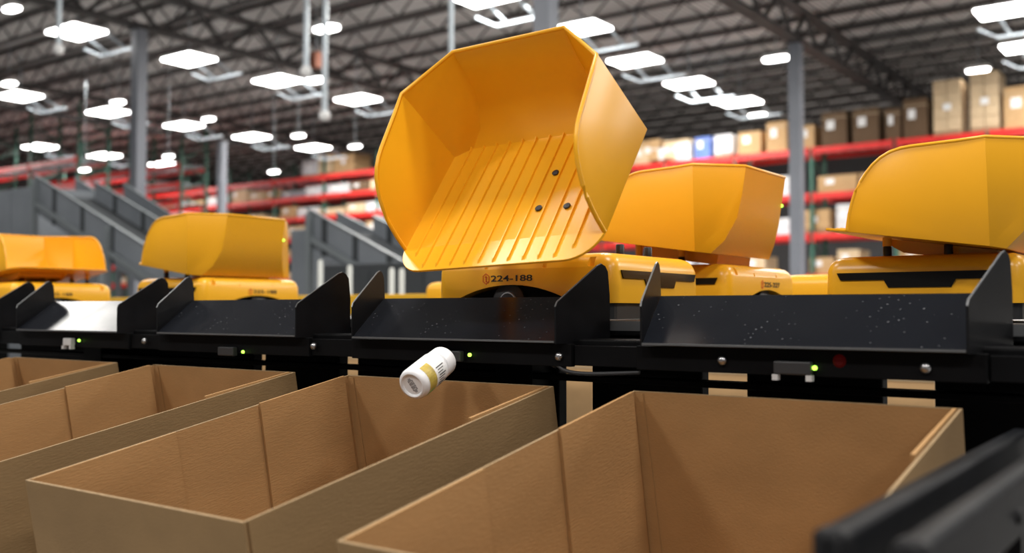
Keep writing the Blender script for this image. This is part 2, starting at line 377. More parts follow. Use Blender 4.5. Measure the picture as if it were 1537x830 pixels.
for i, z in enumerate(LA[:3]): fill(XA0, XA1, 28, z+ZC+.075, .95, '%s level of right red rack' % wl[i], .5, 1.2, HID)
fill(-12.5, XA1, 28, .002, 1.7, 'floor under right red rack', .7, 1.2)
fill(XA0, -13.5, 28, LA[3]+ZC+.075, .9, 'top level of right red rack', .6, 1.1, HID)
for i, z in enumerate(LB): fill(-48, -24, 28, z+ZC+.075, (.62 if i < 5 else 1.2), '%s level of middle red rack' % wl[i], .8, 1.5, HID, .85 if i < 5 else .55)
for i, z in enumerate((2.9, 3.6, 4.3)): fill(-45, -32.2, 18.7, z+ZC+.075, .5, '%s level of far left rack' % wl[i], .8, 1.4, None, .55 if i < 2 else .0)
for i, z in enumerate((2.4, 3.2, 4.0, 4.7)): fill(-42, -31.9, 22.6, z+ZC+.075, .5, '%s level, rack behind left column' % wl[i], .8, 1.4, None, .6 if i < 2 else .25)
cnt = {}
for (u, o, cw, st, pl) in sorted(stock, key=lambda t: t[0]):
    k = (cw, st, pl); cnt[k] = cnt.get(k, 0)+1
    tag(o, '%s %s, %s such from left, %s' % (cw, 'pallet load' if st == 'load' else 'carton', nth(cnt[k]-1), pl), 'pallet load' if st == 'load' else 'box', 'stock, %s' % pl)

# ------------------------------------------------------------------ inclined conveyors behind the table
def conveyor(A, B, depth, ph, lab, joints, legs, rail=(.0, 1.)):
    A, B = Vector(A), Vector(B); r = empty('inclined_conveyor', (A.x, A.y, 0)); tag(r, lab, 'conveyor', 'grey inclined conveyors')
    O = Vector((A.x, A.y, 0)); a, b = A-O, B-O; d = (b-a); dn = d.normalized(); up = Vector((-dn.z, 0, dn.x))
    for s in (0, depth):
        off = Vector((0, s, 0)); m = MB().prism([a+off, b+off, b+off-Vector((0, 0, ph)), a+off-Vector((0, 0, ph))], (0, .012, 0))
        sp = link('side_panel', m.mesh('sp', M['convey']), r)
        for t in joints:
            c = a+d*t+off; link('joint_strip', MB().prism([c+Vector((-.035, -.008, 0)), c+Vector((.035, -.008, 0)), c+Vector((.035, -.008, -ph)), c+Vector((-.035, -.008, -ph))], (0, .008, 0)).mesh('js', M['conveydark']), sp)
        link('top_flange', MB().bar(a+off+Vector((0, 0, .007)), b+off+Vector((0, 0, .007)), .035, .014).mesh('tf', M['convrail']), r)
    c0, c1 = a+d*rail[0]-Vector((0, .03, ph*.72)), a+d*rail[1]-Vector((0, .03, ph*.72))
    link('edge_rail', MB().bar(c0, c1, .03, .055).mesh('er', M['convrail']), r)
    link('belt_bed', MB().prism([a+Vector((0, .02, -ph*.5)), b+Vector((0, .02, -ph*.5)), b+Vector((0, .02, -ph*.75)), a+Vector((0, .02, -ph*.75))], (0, depth-.03, 0)).mesh('bb', M['conveydark']), r)
    for t in legs:
        for s in (-.03, depth+.045):
            c = a+d*t+Vector((0, s, 0)); link('leg', MB().box((c.x-.03, c.y-.03, 0), (c.x+.03, c.y+.03, c.z-.02)).mesh('lg', M['convrail']), r)
conveyor(at_y(52, 263, 6.0), at_y(330, 440, 6.0), .75, .42, 'grey inclined conveyor at left with dark panel joints, nearer of the left pair', (.13, .30, .47), (.02, .46), (.02, .9))
conveyor(at_y(113, 268, 7.6), at_y(330, 415, 7.6), .75, .46, 'darker grey inclined conveyor at left, farther of the left pair', (.5,), (.35,), (.1, .9))
conveyor(at_y(462, 314, 6.6), at_y(700, 446, 6.6), .9, .36, 'grey inclined conveyor between the left robot and the raised bucket', (.12, .33, .55), (.03, .62), (.02, .50))
conveyor(at_y(505, 318, 8.3), at_y(760, 446, 8.3), .7, .38, 'grey inclined conveyor partly hidden behind the middle conveyor', (.4,), (.35,), (.1, .9))
def cabinet(u0, u1, v0, Y, dep, lab, mtl, name='machine_housing'):
    a = at_y(u0, v0, Y); b = at_y(u1, v0, Y); w = b.x-a.x; h = a.z
    r = empty(name, (a.x, Y, 0)); tag(r, lab, 'machine housing', 'grey machine housings')
    link('cabinet_body', MB().box((0, 0, .06), (w, dep, h)).mesh('cb', mtl, .015), r)
    link('plinth', MB().box((.03, .03, 0), (w-.03, dep-.03, .06)).mesh('pl', M['black']), r)
    n = max(1, round(w/.6))
    for k in range(n): link('access_panel', MB().box((w*k/n+.03, -.012, .12), (w*(k+1)/n-.03, 0, h-.06)).mesh('ap', mtl, .004), r)
cabinet(-40, 50, 292, 6.7, .9, 'large dark grey conveyor housing at far left edge', M['convey'])
cabinet(436, 462, 345, 8.1, .6, 'grey machine housing beside the left robot bucket edge', M['convey'])
cabinet(485, 640, 398, 5.6, .5, 'dark low control cabinet behind the table beneath the middle conveyor', M['conveydark'])
for i, (u, v, w) in enumerate(((481, 390, 'white marker post left of the dark control cabinet'), (525, 398, 'white marker post in front of dark cabinet, between the chute fins'), (588, 402, 'white marker post left one of the close pair near the raised bucket'), (603, 403, 'greenish white marker post right one of the close pair'))):
    p = at_y(u, v, 5.1); r = empty('marker_post', (p.x, 5.1, 0)); tag(r, w, 'post', 'white marker posts')
    link('post', MB().tube([(0, 0, .01), (0, 0, p.z-.02), (0, 0, p.z)], [.019, .019, .012], 10).mesh('mp', M['whitepost'], smooth=.7), r)
    link('foot_plate', MB().box((-.06, -.06, 0), (.06, .06, .012)).mesh('fp', M['galv']), r)
# ------------------------------------------------------------------ sorting table
DZ = ZC-.022
tb = empty('sorting_table', (-2.5, 2.3, 0)); tag(tb, 'long black sorting table carrying the yellow robots and chutes', 'table')
def W(x, y, z): return (x+2.5, y-2.3, z)
link('table_top', MB().box(W(-6.4, 1.43, DZ-.02), W(.7, 3.3, DZ)).mesh('tt', M['deck'], .002), tb)
link('front_beam', MB().box(W(-6.4, 1.335, ZC-.088), W(.7, 1.425, ZC-.046)).mesh('fb', M['frame'], .003), tb)
link('edge_trim', MB().box(W(-6.4, 1.418, DZ-.012), W(.7, 1.429, DZ+.004)).mesh('et', M['edge']), tb)
link('back_beam', MB().box(W(-6.4, 3.21, ZC-.15), W(.7, 3.29, ZC-.043)).mesh('bb', M['frame']), tb)
link('lower_rail', MB().box(W(-6.4, 1.44, ZC-.122), W(.7, 1.48, ZC-.112)).mesh('lr', M['frame'], .002), tb)
link('guard_edge', MB().box(W(-6.4, 3.25, DZ), W(.7, 3.29, DZ+.092)).mesh('ge', M['yellowpaint'], .004), tb)
for k in range(6):
    x = -6.45+1.35*k
    for y in (1.45, 3.2): link('leg', MB().box(W(x-.04, y-.012, 0), W(x+.04, y+.06, DZ-.021)).mesh('lg', M['frame']), tb)
for (u0, u1) in ((536, 838), (888, 1053), (1120, 1324), (1402, 1560), (397, 508), (30, 379)):  # added black panels standing in for the shade under the table
    a, b = at_y(u0, 565, 1.50), at_y(u1, 565, 1.50)
    link('shade_panel', MB().box(W(a.x, 1.50, ZC-.30), W(b.x, 1.53, ZC-.043)).mesh('mc', M['frame'], .004), tb)
# cartons waiting on the floor shelf beyond the table front
sh = empty('lower_shelf', (-3.0, 4.0, 0)); tag(sh, 'low dark steel shelf beyond the sorting table holding tan cartons', 'shelf')
link('shelf_board', MB().box((-3.2, -.32, ZC-.66), (3.0, .32, ZC-.64)).mesh('sb', M['deck']), sh)
for x in (-3.1, -.6, 2.9):
    for y in (-.29, .29): link('leg', MB().box((x-.02, y-.02, 0), (x+.02, y+.02, ZC-.66)).mesh('lg', M['frame']), sh)
for i, (u0, u1, v0, lab) in enumerate(((835, 890, 548, 'tan carton glimpsed under the table beside the hanging cable'), (1050, 1125, 552, 'tan carton glimpsed under the table between the two right boxes'), (1322, 1402, 560, 'tan carton glimpsed under the table at right, below the wide chute'), (508, 550, 530, 'tan carton glimpsed under the table left of the falling bottle'), (355, 400, 530, 'tan carton glimpsed under the table beside the second green light'))):
    a, b = at_y(u0, v0, 3.85), at_y(u1, v0, 3.85); w = b.x-a.x
    me = carton_mesh(w, .3, .46, M['c_tan'], 'plain'); o = link('carton', me, loc=((a.x+b.x)/2, 4.0, ZC-.64)); tag(o, lab, 'box', 'cartons on the shelf under the table')

# ------------------------------------------------------------------ chutes
CY, CZ, CX0, CW, CP = 1.2993, ZC-.0494, -1.3145, .4439, .6
CDEP, CRISE, SPL = .112, .0715, .028
def make_chute(n, lab):
    r = empty('chute', (CX0+CP*n, CY, CZ)); tag(r, lab, 'chute', 'black metal drop chutes')
    # slide plate with a small downturned lip
    m = MB(); t = .003
    m.prism([(0, 0, 0), (CW, 0, 0), (CW+SPL, CDEP, CRISE), (-SPL, CDEP, CRISE)], (0, .002, -t))
    sl = link('slide_plate', m.mesh('slide', M['chute']), r)
    link('lip_edge', MB().box((0, -.0015, -.0022), (CW, .0012, .0008)).mesh('le', M['edge']), sl)
    # splayed side fins, rounded tips
    for s, x0, nm in ((-1, 0, 0), (1, CW, 1)):
        prof = [(0, -.004), (0, .054), (.004, .062), (CDEP*.80, .121), (CDEP*.88, .1245), (CDEP*.95, .121), (CDEP, .112), (CDEP+.004, .072), (CDEP+.004, .055), (CDEP+.004, -.035), (.035, -.035), (.02, -.004)]
        if s < 0: prof = [(0, -.004), (0, .054), (.004, .062), (CDEP*.80, .121), (CDEP*.88, .1245), (CDEP*.95, .121), (CDEP, .112), (CDEP+.004, .072), (CDEP, CRISE-.004), (0, -.004)][:-1]
        poly = [Vector((x0+s*(SPL*y/CDEP+.0005), y, z)) for y, z in prof]
        f = link('side_fin', MB().prism(poly, (s*.003, 0, 0)).mesh('fin', M['fin']), r)
        e = MB()  # highlight along the fin edge, put in as a paler strip
        for a, b in ((1, 2), (2, 3), (3, 4)): e.bar(poly[a]+Vector((s*.0015, -.0006, .0004)), poly[b]+Vector((s*.0015, -.0006, .0004)), .0026, .0012)
        link('edge_highlight', e.mesh('we', M['edge']), f)
    link('apron', MB().box((-.02, .018, -.040), (CW+.02, .030, -.004)).mesh('ap', M['frame'], .001), r)
    link('skirt_panel', MB().box((CW+.022, .024, -.038), (CP-.022, .034, -.006)).mesh('sk', M['frame'], .001), r)
    return r
chs = {}
for n, lab in ((-3, 'black chute at the far left edge, mostly out of frame'), (-2, 'small black chute at left reflecting bright white light on its slide'), (-1, 'black chute in front of the left robot, second whole chute from left'), (0, 'black chute directly below the raised yellow bucket'), (1, 'widest black chute at right in front of the right robot')):
    chs[n] = make_chute(n, lab)
def on_apron(n, u, v, y=.018):
    p = at_y(u, v, CY+y); return p-Vector((CX0+CP*n, CY, CZ))
bolt = MB().tube([(0, 0, 0), (0, -.004, 0), (0, -.0065, 0), (0, -.0078, 0)], [.0068, .0068, .005, .002], 12).mesh('bolt', M['chrome'], smooth=.6)
for n, u, v in ((0, 840, 535), (1, 1085, 541), (1, 1390, 552), (-1, 472, 519.5), (-2, 218, 512)):
    link('bolt', bolt, chs[n], loc=on_apron(n, u, v))
ledm = MB().tube([(0, 0, 0), (0, -.003, 0), (0, -.0048, 0)], [.0032, .0032, .0016], 10).mesh('led', M['led'], smooth=.6)
def sensor(n, u, v, w, h, mtl, du, dv, feet=True):
    p = on_apron(n, u, v); o = link('sensor', MB().box((-w/2, -.012, -h/2), (w/2, 0, h/2)).mesh('sn', mtl, .002), chs[n], loc=p)
    if feet:
        for s in (-1, 1): link('foot_clip', MB().box((s*w*.45-.004, -.013, -h/2-.008), (s*w*.45+.004, -.003, -h/2)).mesh('fc', M['sensorwhite']), o)
    q = on_apron(n, u+du, v+dv)-p; q.y = -.004
    link('status_light', ledm, o, loc=q)
sensor(1, 1193, 552, .052, .018, M['sensor'], 32, 0)
sensor(-2, 107, 513, .036, .018, M['sensorwhite'], 15, -2)
sensor(-1, 345, 527, .05, .018, M['sensor'], 23, 1, False)
sensor(0, 680, 534, .05, .018, M['sensor'], 28, -1.5, False)
link('sensor_window', MB().tube([(0, 0, 0), (0, -.002, 0)], [.009, .006], 12).mesh('sw', M['redled']), chs[1], loc=on_apron(1, 1260, 542))
# cable under the gap right of the middle chute
pts = [at_y(u, v, 1.325+dy) for u, v, dy in ((826, 541, 0), (838, 549, -.004), (848, 556, -.004), (868, 560, 0), (900, 561, .004), (960, 559, .006))]
def smooth_path(P, k=6):
    out = []
    for i in range(len(P)-1):
        p0, p1, p2, p3 = P[max(i-1, 0)], P[i], P[i+1], P[min(i+2, len(P)-1)]
        for j in range(k):
            t = j/k; out.append(.5*((2*p1)+(p2-p0)*t+(2*p0-5*p1+4*p2-p3)*t*t+(3*p1-p0-3*p2+p3)*t**3))
    return out+[P[-1]]
cb = empty('cable', pts[0]); tag(cb, 'black cable drooping under the table right of the middle chute', 'cable')
link('cord', MB().tube([p-pts[0] for p in smooth_path(pts)], .0032, 8).mesh('cord', M['rubber'], smooth=.8), cb)
link('plug', MB().tube([Vector((-.014, 0, .006)), Vector((-.002, 0, 0)), Vector((.012, 0, -.008))], [.006, .0075, .0055], 8).mesh('plug', M['black'], smooth=.8), cb)

# ------------------------------------------------------------------ robots
BL, BW = .392, .345                            # body length (heading, +x) and width (y); lip side is -y
def shell_mesh():
    b = MB(); L = []
    for z, ins in ((.034, 0), (.060, -.001), (.096, .0), (.105, .003), (.112, .007), (.118, .014), (.1215, .024), (.1225, .034)):
        L.append(rrect(BL/2-ins, BW/2-ins, max(.004, .026-ins*.3), z, 6))
    b.loft(L); me = b.mesh('shell', M['shell'])
    cut = []
    R = .30; arc = [Vector((-.02+R*math.sin(a), -.3, .068-R+R*math.cos(a))) for a in [(-.52+1.04*k/24) for k in range(25)]]
    arc = [p for p in arc]+[Vector((arc[-1].x, -.3, -.2)), Vector((arc[0].x, -.3, -.2))]
    c = MB().loft([[Vector((p.x, -.25, p.z)) for p in arc], [Vector((p.x, -BW/2+.045, p.z)) for p in arc]]).mesh('c', M['black']); cut.append(c)
    c = MB().loft([[Vector((p.x, BW/2-.045, p.z)) for p in arc], [Vector((p.x, .25, p.z)) for p in arc]]).mesh('c', M['black']); cut.append(c)
    for s in (-1, 1):
        y0, y1 = sorted((s*(BW/2-.010), s*.2)); cut.append(MB().box((.145, y0, .098), (.158, y1, .14)).mesh('c', M['black']))
        for x in (.055, -.075):
            y0, y1 = sorted((s*(BW/2-.0035), s*.2)); cut.append(MB().box((x-.004, y0, .098), (x+.004, y1, .14), 0).mesh('c', M['black']))
    me = boolean(me, cut, 'body_shell')
    me.materials.clear(); me.materials.append(M['shell'])
    me.polygons.foreach_set('material_index', [0]*len(me.polygons))
    me.polygons.foreach_set('use_smooth', [True]*len(me.polygons)); me.set_sharp_from_angle(angle=.55); return me
SHELL = shell_mesh()
def liner_mesh(s):
    R = .296; arc = [(-.02+R*math.sin(a), .068-.0035-R+R*math.cos(a)) for a in [(-.42+.84*k/24) for k in range(25)]]
    arc = [(x, z) for x, z in arc if z > .0345]; arc += [(arc[-1][0], .0342), (arc[0][0], .0342)]
    return MB().prism([Vector((x, s*(BW/2-.018), z)) for x, z in arc], (0, -s*.026, 0)).mesh('liner', M['frame'])
LINER = [liner_mesh(-1), liner_mesh(1)]
CHASSIS = MB().loft([rrect(BL/2-.008, BW/2-.008, .02, z, 4) for z in (.006, .0335)]).box((-BL/2+.03, -BW/2+.05, .0335), (BL/2-.03, BW/2-.05, .07)).mesh('chassis', M['black'])
vp = [(-.148, .091), (.148, .091), (.141, .077), (.062, .077), (.054, .063), (-.054, .063), (-.062, .077), (-.141, .077)]
VISOR = MB().prism([Vector((BL/2+.0008, y, z)) for y, z in vp], (.0022, 0, 0)).mesh('visor', M['visor'])
def wheel_mesh():
    b = MB(); r = .036
    b.tube([(0, -.012, 0), (0, -.010, 0), (0, .010, 0), (0, .012, 0)], [r-.003, r, r, r-.003], 28, 0)
    b.tube([(0, -.0138, 0), (0, -.012, 0)], [.0185, .0195], 24, 1); b.tube([(0, -.0146, 0), (0, -.0138, 0)], [.0165, .0165], 24, 0)
    b.tube([(0, .012, 0), (0, .0138, 0)], [.0195, .0185], 24, 1); b.tube([(0, .0138, 0), (0, .0146, 0)], [.0165, .0165], 24, 0)
    return b.mesh('wheel', [M['rubber'], M['hubring']], smooth=.6)
WHEEL = wheel_mesh()
POSTB = MB().tube([(0, 0, 0), (0, 0, .017), (0, 0, .019)], [.0078, .0078, .0065], 14).mesh('rest_post', M['black'], smooth=.6)
def emblem_mesh():
    b = MB(); ro, ri = .0105, .0088
    for k in range(6):
        a0, a1 = PI/2+k*PI/3, PI/2+(k+1)*PI/3
        q = [Vector((rr*math.cos(a)*.82, rr*math.sin(a), 0)) for rr, a in ((ro, a0), (ro, a1), (ri, a1), (ri, a0))]
        b.prism(q, (0, 0, .0003))
    b.box((-.0007, -.0058, 0), (.0007, .0055, .0003)); b.box((-.0028, .0022, 0), (.0028, .0036, .0003)); b.box((.0007, -.0058, 0), (.0028, -.0044, .0003))
    return b.mesh('emblem', M['red'])
EMBLEM = emblem_mesh()
# bucket: x from lip wall base (0) to back, y across, z up from the floor
bkA1, bkA0, bkB1, bkB0, bkM, bkL, bkF = (.206, .190, .179), (.238, .197, 0), (.2885, .112, .190), (.288, .112, .130), (.2855, .117, .080), (.273, .136, .030), (.256, .160, 0)
rimc = [(0, 0), (.0, .03), (.002, .051), (.005, .070), (.011, .088), (.019, .105), (.028, .120), (.040, .134), (.055, .145), (.072, .1525), (.090, .157), (.123, .163), (.165, .1705), (.206, .179)]
def bucket_mesh():
    V = []; F = []
    def side(s):
        o = len(V)
        for l, h in rimc: V.append((l, s*(.194-.004*h/.179+.003*l/.238), h))
        ia1 = o+len(rimc)-1
        A0 = len(V); V.append((bkA0[0], s*bkA0[1], 0))
        ix = []
        for q in (bkB1, bkB0, bkM, bkL, bkF): ix.append(len(V)); V.append((q[0], s*q[1], q[2]))
        B1, B0, Mm, Lm, Fp = ix
        c = []
        for t, h in ((.35, .033), (.675, .066), (.83, .090), (.95, .114)):
            p = Vector((bkA0[0], bkA0[1], 0)).lerp(Vector((bkB0[0], bkB0[1], 0)), t)
            c.append(len(V)); V.append((p.x-.006*h/.13*(1-t), s*p.y, h))
        F.append([i for i in range(o, ia1+1)]+[A0])
        F.append([ia1, B1, B0]+c[::-1]+[A0])
        for q in ((A0, c[0], Fp), (c[0], Lm, Fp), (c[0], c[1], Lm), (c[1], Mm, Lm), (c[1], c[2], Mm), (c[2], c[3], Mm), (c[3], B0, Mm)): F.append(list(q))
        return o, A0, B1, B0, Mm, Lm, Fp
    a = side(-1); b = side(1)
    for i in (2, 3, 4, 5): F.append([a[i], b[i], b[i+1], a[i+1]])
    F.append([a[0], a[1], a[6], b[6], b[1], b[0]])
    me = bpy.data.meshes.new('bucket'); me.from_pydata(V, [], F)
    bm = bmesh.new(); bm.from_mesh(me); bmesh.ops.recalc_face_normals(bm, faces=bm.faces)
    # orient outward
    fl = [f for f in bm.faces if all(abs(v.co.z) < 1e-6 for v in f.verts)][0]
    if fl.normal.z > 0: bmesh.ops.reverse_faces(bm, faces=bm.faces)
    bm.to_mesh(me); bm.free()
    o = link('tmp', me); md = o.modifiers.new('s', 'SOLIDIFY'); md.thickness = .0046; md.offset = 0; md.use_even_offset = True; md.use_quality_normals = True
    md2 = o.modifiers.new('b', 'BEVEL'); md2.width = .0011; md2.segments = 2; md2.limit_method = 'ANGLE'; md2.angle_limit = .9
    dg = bpy.context.evaluated_depsgraph_get(); out = bpy.data.meshes.new_from_object(o.evaluated_get(dg)); bpy.data.objects.remove(o)
    out.materials.append(M['yellow']); out.polygons.foreach_set('use_smooth', [True]*len(out.polygons)); out.set_sharp_from_angle(angle=.40); return out
BUCKET = bucket_mesh()
def lip_mesh():
    b = MB(); pts = []
    hw = .196; r = .062
    for k in range(9): a = PI+PI/2*k/8; pts.append((-.055+r*(1+math.cos(a)), -hw+r*.85*(1+math.sin(a)) if False else -hw+r*(1+math.sin(a))*.0, 0)) if False else None
    pts = [(.02, -hw)]+[(-.055+r-r*math.sin(PI/2*k/8), -hw+r*.9-r*.9*math.cos(PI/2*k/8)) for k in range(9)]
    pts += [(x, -y) for x, y in pts[::-1]]
    b.prism([Vector((x, y, -.0026)) for x, y in pts], (0, 0, .0046))
    return b.mesh('lip', M['yellow'], .0009)
LIP = lip_mesh()
def bead_mesh():
    b = MB(); P = [Vector((l, .194-.004*h/.179+.003*l/.238, h)) for l, h in rimc]+[Vector(bkB1)]
    P = [Vector((p.x, -p.y, p.z)) for p in P]+[Vector((p.x, p.y, p.z)) for p in P[::-1]]
    return b.tube(P, .0037, 8).mesh('rim_bead', M['yellow'], smooth=.8)
BEAD = bead_mesh()
def rib_mesh():
    b = MB()
    for k in range(12):
        w = -.1503+.0283*k; x0 = -.049
        if abs(w) > .135: x0 = -.049+(abs(w)-.135)*1.1
        L = []
        for x, h in ((x0, .0003), (x0+.006, .0036), (.245, .0036), (.254, .006)):
            L.append([Vector((x, w-.0019, .002)), Vector((x, w+.0019, .002)), Vector((x, w+.0011, .002+h)), Vector((x, w-.0011, .002+h))])
        b.loft(L)
    return b.mesh('ribs', M['yellow'])
RIBS = rib_mesh()
SCREW = MB().tube([(0, 0, .0018), (0, 0, .0035), (0, 0, .0042)], [.0062, .0062, .0052], 18, 0).tube([(0, 0, .0042), (0, 0, .0046)], [.0042, .003], 12, 1).mesh('screw', [M['black'], M['rubber']], smooth=.6)
hm = MB()
pr = [(.03, -.003), (.045, -.018), (.065, -.026), (.225, -.026), (.225, -.003)]
for w in (-.048, .125): hm.prism([Vector((l, w-.004, h)) for l, h in pr], (0, .008, 0))
for w in (-.005, .075): hm.box((.09, w-.004, -.024), (.20, w+.004, -.003))
hm.box((.05, -.05, -.018), (.056, .125, -.003)); hm.box((.219, -.05, -.026), (.225, .125, -.003))
for l in (.09, .13, .17): hm.box((l, -.048, -.012), (l+.004, .125, -.003))
HFRAME = hm.mesh('hinge_frame', M['yellow'])
LEGY = MB().tube([(0, 0, -.024), (0, 0, -.0026)], .0085, 12).mesh('rest_leg', M['yellow'], smooth=.6)
BLED = MB().tube([(0, 0, 0), (0, .004, 0)], [.004, .003], 10).mesh('led', M['led'])
def robot(lab, loc, rotz, number, bucket_world=None, bucket=True, tilt=.146, bz=.170, fwd=.075):
    r = empty('sorting_robot', loc, (0, 0, rotz)); tag(r, lab, 'robot', 'yellow sorting robots')
    link('body_shell', SHELL, r); link('chassis', CHASSIS, r); link('visor', VISOR, r)
    for q in LINER: link('wheel_arch_liner', q, r)
    for s in (-1, 1):
        link('wheel', WHEEL, r, loc=(-.032, s*(BW/2-.022), .0362))
    for y in (-.068, .040): link('rest_post', POSTB, r, loc=(BL/2-.045, y, .1222))
    if number:
        tm = text_mesh(number, .093, .0112, M['ink'], 'number_marking')
        for s in (-1, 1):
            rot = Euler((PI/2, 0, 0 if s < 0 else PI)).to_matrix().to_4x4()
            x0 = -.063 if s < 0 else .002
            t = link('number_marking', tm, r, matrix=Matrix.Translation((x0, s*(BW/2+.0013), .0745)) @ rot)
            link('emblem', EMBLEM, t, loc=(-.0115, .0052, 0))
    if not bucket: return r
    # local bucket frame: l -> +y, w -> -x, h -> up, tilted down at the back
    if bucket_world is None:
        B = Matrix.Translation((fwd, -.105, bz)) @ Matrix.Rotation(PI/2, 4, 'Z') @ Matrix.Rotation(tilt, 4, 'Y')
    else:
        B = (Matrix.Translation(loc) @ Matrix.Rotation(rotz, 4, 'Z')).inverted() @ bucket_world
    b = link('bucket', BUCKET, r, matrix=B)
    link('lip', LIP, b); link('rim_bead', BEAD, b); link('floor_rib', RIBS, b); link('hinge_frame', HFRAME, b)
    for l, w in ((.151, -.056), (.066, -.054), (.064, -.108)): link('screw', SCREW, b, loc=(l, w, .0018))
    link('status_light', BLED, b, loc=(.2902, .113, .125))
    if bucket_world is None:
        for y in (-.068, .040):
            base = Vector((BL/2-.045, y, .1412)); top = (.0 + B.translation.z - math.tan(tilt)*(y+.105)) - .002
            if top-base.z > .003: link('rest_leg', MB().tube([base, (base.x, base.y, top)], .0085, 12).mesh('rest_leg', M['yellow'], smooth=.6), r)
    else:
        Bi = B
        for x in (-.12, .02):
            p1 = Bi @ Vector((.12, -x+.04, -.02)); p0 = Vector((p1.x, -.05, .115))
            link('lift_arm', MB().bar(p0, p1, .02, .03).mesh('la', M['yellow'], .003), r)
    return r
# raised bucket of the dumping robot
Mw = Matrix(((-0.06467, -0.99774, 0.01812, -.9745), (0.64612, -0.05571, -0.76120, 1.2928), (0.76049, -0.03752, 0.64826, .1115+ZC), (0, 0, 0, 1)))
robot('yellow robot tipping its raised ribbed bucket, number 224-188', Vector((-1.062, 1.640, DZ)), .012, '224-188', Mw)
robot('yellow robot number 225-227 directly behind the tipping robot', Vector((-1.052, 2.175, DZ)), -PI/2, '225-227', None, True, .144, .180)
robot('yellow robot at right edge with wide black visor facing the camera', Vector((-.467, 2.072, DZ)), -PI/2, None, None, True, .148, .165)
robot('yellow robot at left, whole bucket left of the raised one, number 225-188', Vector((-2.685, 2.05, DZ)), -PI/2, '225-188', bz=.165, fwd=.02)
robot('leftmost yellow robot, bucket mouth turned toward the right', Vector((-3.70, 2.00, DZ)), PI/2, '225-188', fwd=.01)
for lab, u, v in (('yellow robot shell without visible bucket, beside the grey column at right', 1292, 440),):
    p = at_y(u, v, 2.95); robot(lab, Vector((p.x, 2.95, DZ)), PI/2, None, None, False)
p = at_y(640, 440, 2.9); robot('low yellow robot shell peeking out left of the tipping robot', Vector((p.x+.33, 2.9, DZ)), PI/2, None, None, False)

# ------------------------------------------------------------------ cardboard boxes on the flow rack
BXW, BXL, BXT, BXX, BXY, BXZ = .4561, .613, .181, -1.333, 1.3068, ZC-.1205
BH, TH = .36, .0038
def box_meshes():
    t = TH; w, l, h = BXW, BXL, BH
    out = []
    b = MB()
    b.box((0, -l, -h), (t, 0, 0)); b.box((w-t, -l+t+.003, -h), (w, 0, 0)); b.box((t, -t, -h), (w-t, 0, 0)); b.box((t, -l, -h), (w, -l+t, 0)); b.box((t, -l+t, -h), (w-t, -t, -h+t))
    # narrow folded corner tab at back left
    b.prism([(t, -t-.001, -.002), (t+.014, -t-.001, -.002), (t+.024, -t-.001, -h+t), (t, -t-.001, -h+t)], (0, -.0012, 0))
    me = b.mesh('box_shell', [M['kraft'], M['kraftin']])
    c = Vector((w/2, -l/2, -h/2))
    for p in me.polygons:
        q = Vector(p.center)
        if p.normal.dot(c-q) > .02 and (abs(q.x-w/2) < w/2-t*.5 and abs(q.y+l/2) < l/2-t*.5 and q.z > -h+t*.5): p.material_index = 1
    return me
def rim_mesh():
    t = TH; w, l = BXW, BXL; b = MB()
    for a, c in (((0, -l, 0), (t, 0, .0006)), ((w-t, -l, 0), (w, 0, .0006)), ((t, -t, 0), (w-t, 0, .0006)), ((t, -l, 0), (w-t, -l+t, .0006))): b.box(a, c)
    return b.mesh('cut_edge', M['kraftedge'])
BOXM, RIMM = box_meshes(), rim_mesh()
FLAPL = MB().prism([(0, 0, -BH+.012), (0, -.205, -BH+.012), (0, -.200, .0035), (0, -.004, .0035)], (.0045, 0, 0)).mesh('liner_flap', M['kraftdark'])
FLAPR = MB().prism([(0, -.004, -BH+.012), (0, -.205, -BH+.012), (0, -.200, .005), (0, -.004, .003)], (.0045, 0, 0)).mesh('liner_flap', M['kraftdark'])
FLAPF = MB().prism([(0, 0, -BH+.012), (0, -.230, -BH+.012), (0, -.228, .0008), (0, 0, .0008)], (.003, 0, 0)).mesh('end_flap', M['kraftdark'])
for n, lab in ((-2, 'open brown cardboard box at the left edge, farthest of the row'), (-1, 'open brown cardboard box below the second chute, left of the middle box'), (0, 'open brown cardboard box beneath the falling white bottle'), (1, 'large open brown cardboard box at right beside the black rails')):
    r = empty('cardboard_box', (BXX+CP*n, BXY, BXZ), (BXT, 0, 0)); tag(r, lab, 'box', 'open cardboard boxes below the chutes')
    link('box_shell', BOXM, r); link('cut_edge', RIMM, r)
    link('liner_flap', FLAPL, r, loc=(TH+.0007, -TH-.010, 0), rot=(0, 0, 0)); link('liner_flap', FLAPR, r, loc=(BXW-TH-.0055, -TH-.0015, 0))
    link('end_flap', FLAPF, r, loc=(TH+.0005, -BXL+TH+.231, 0))
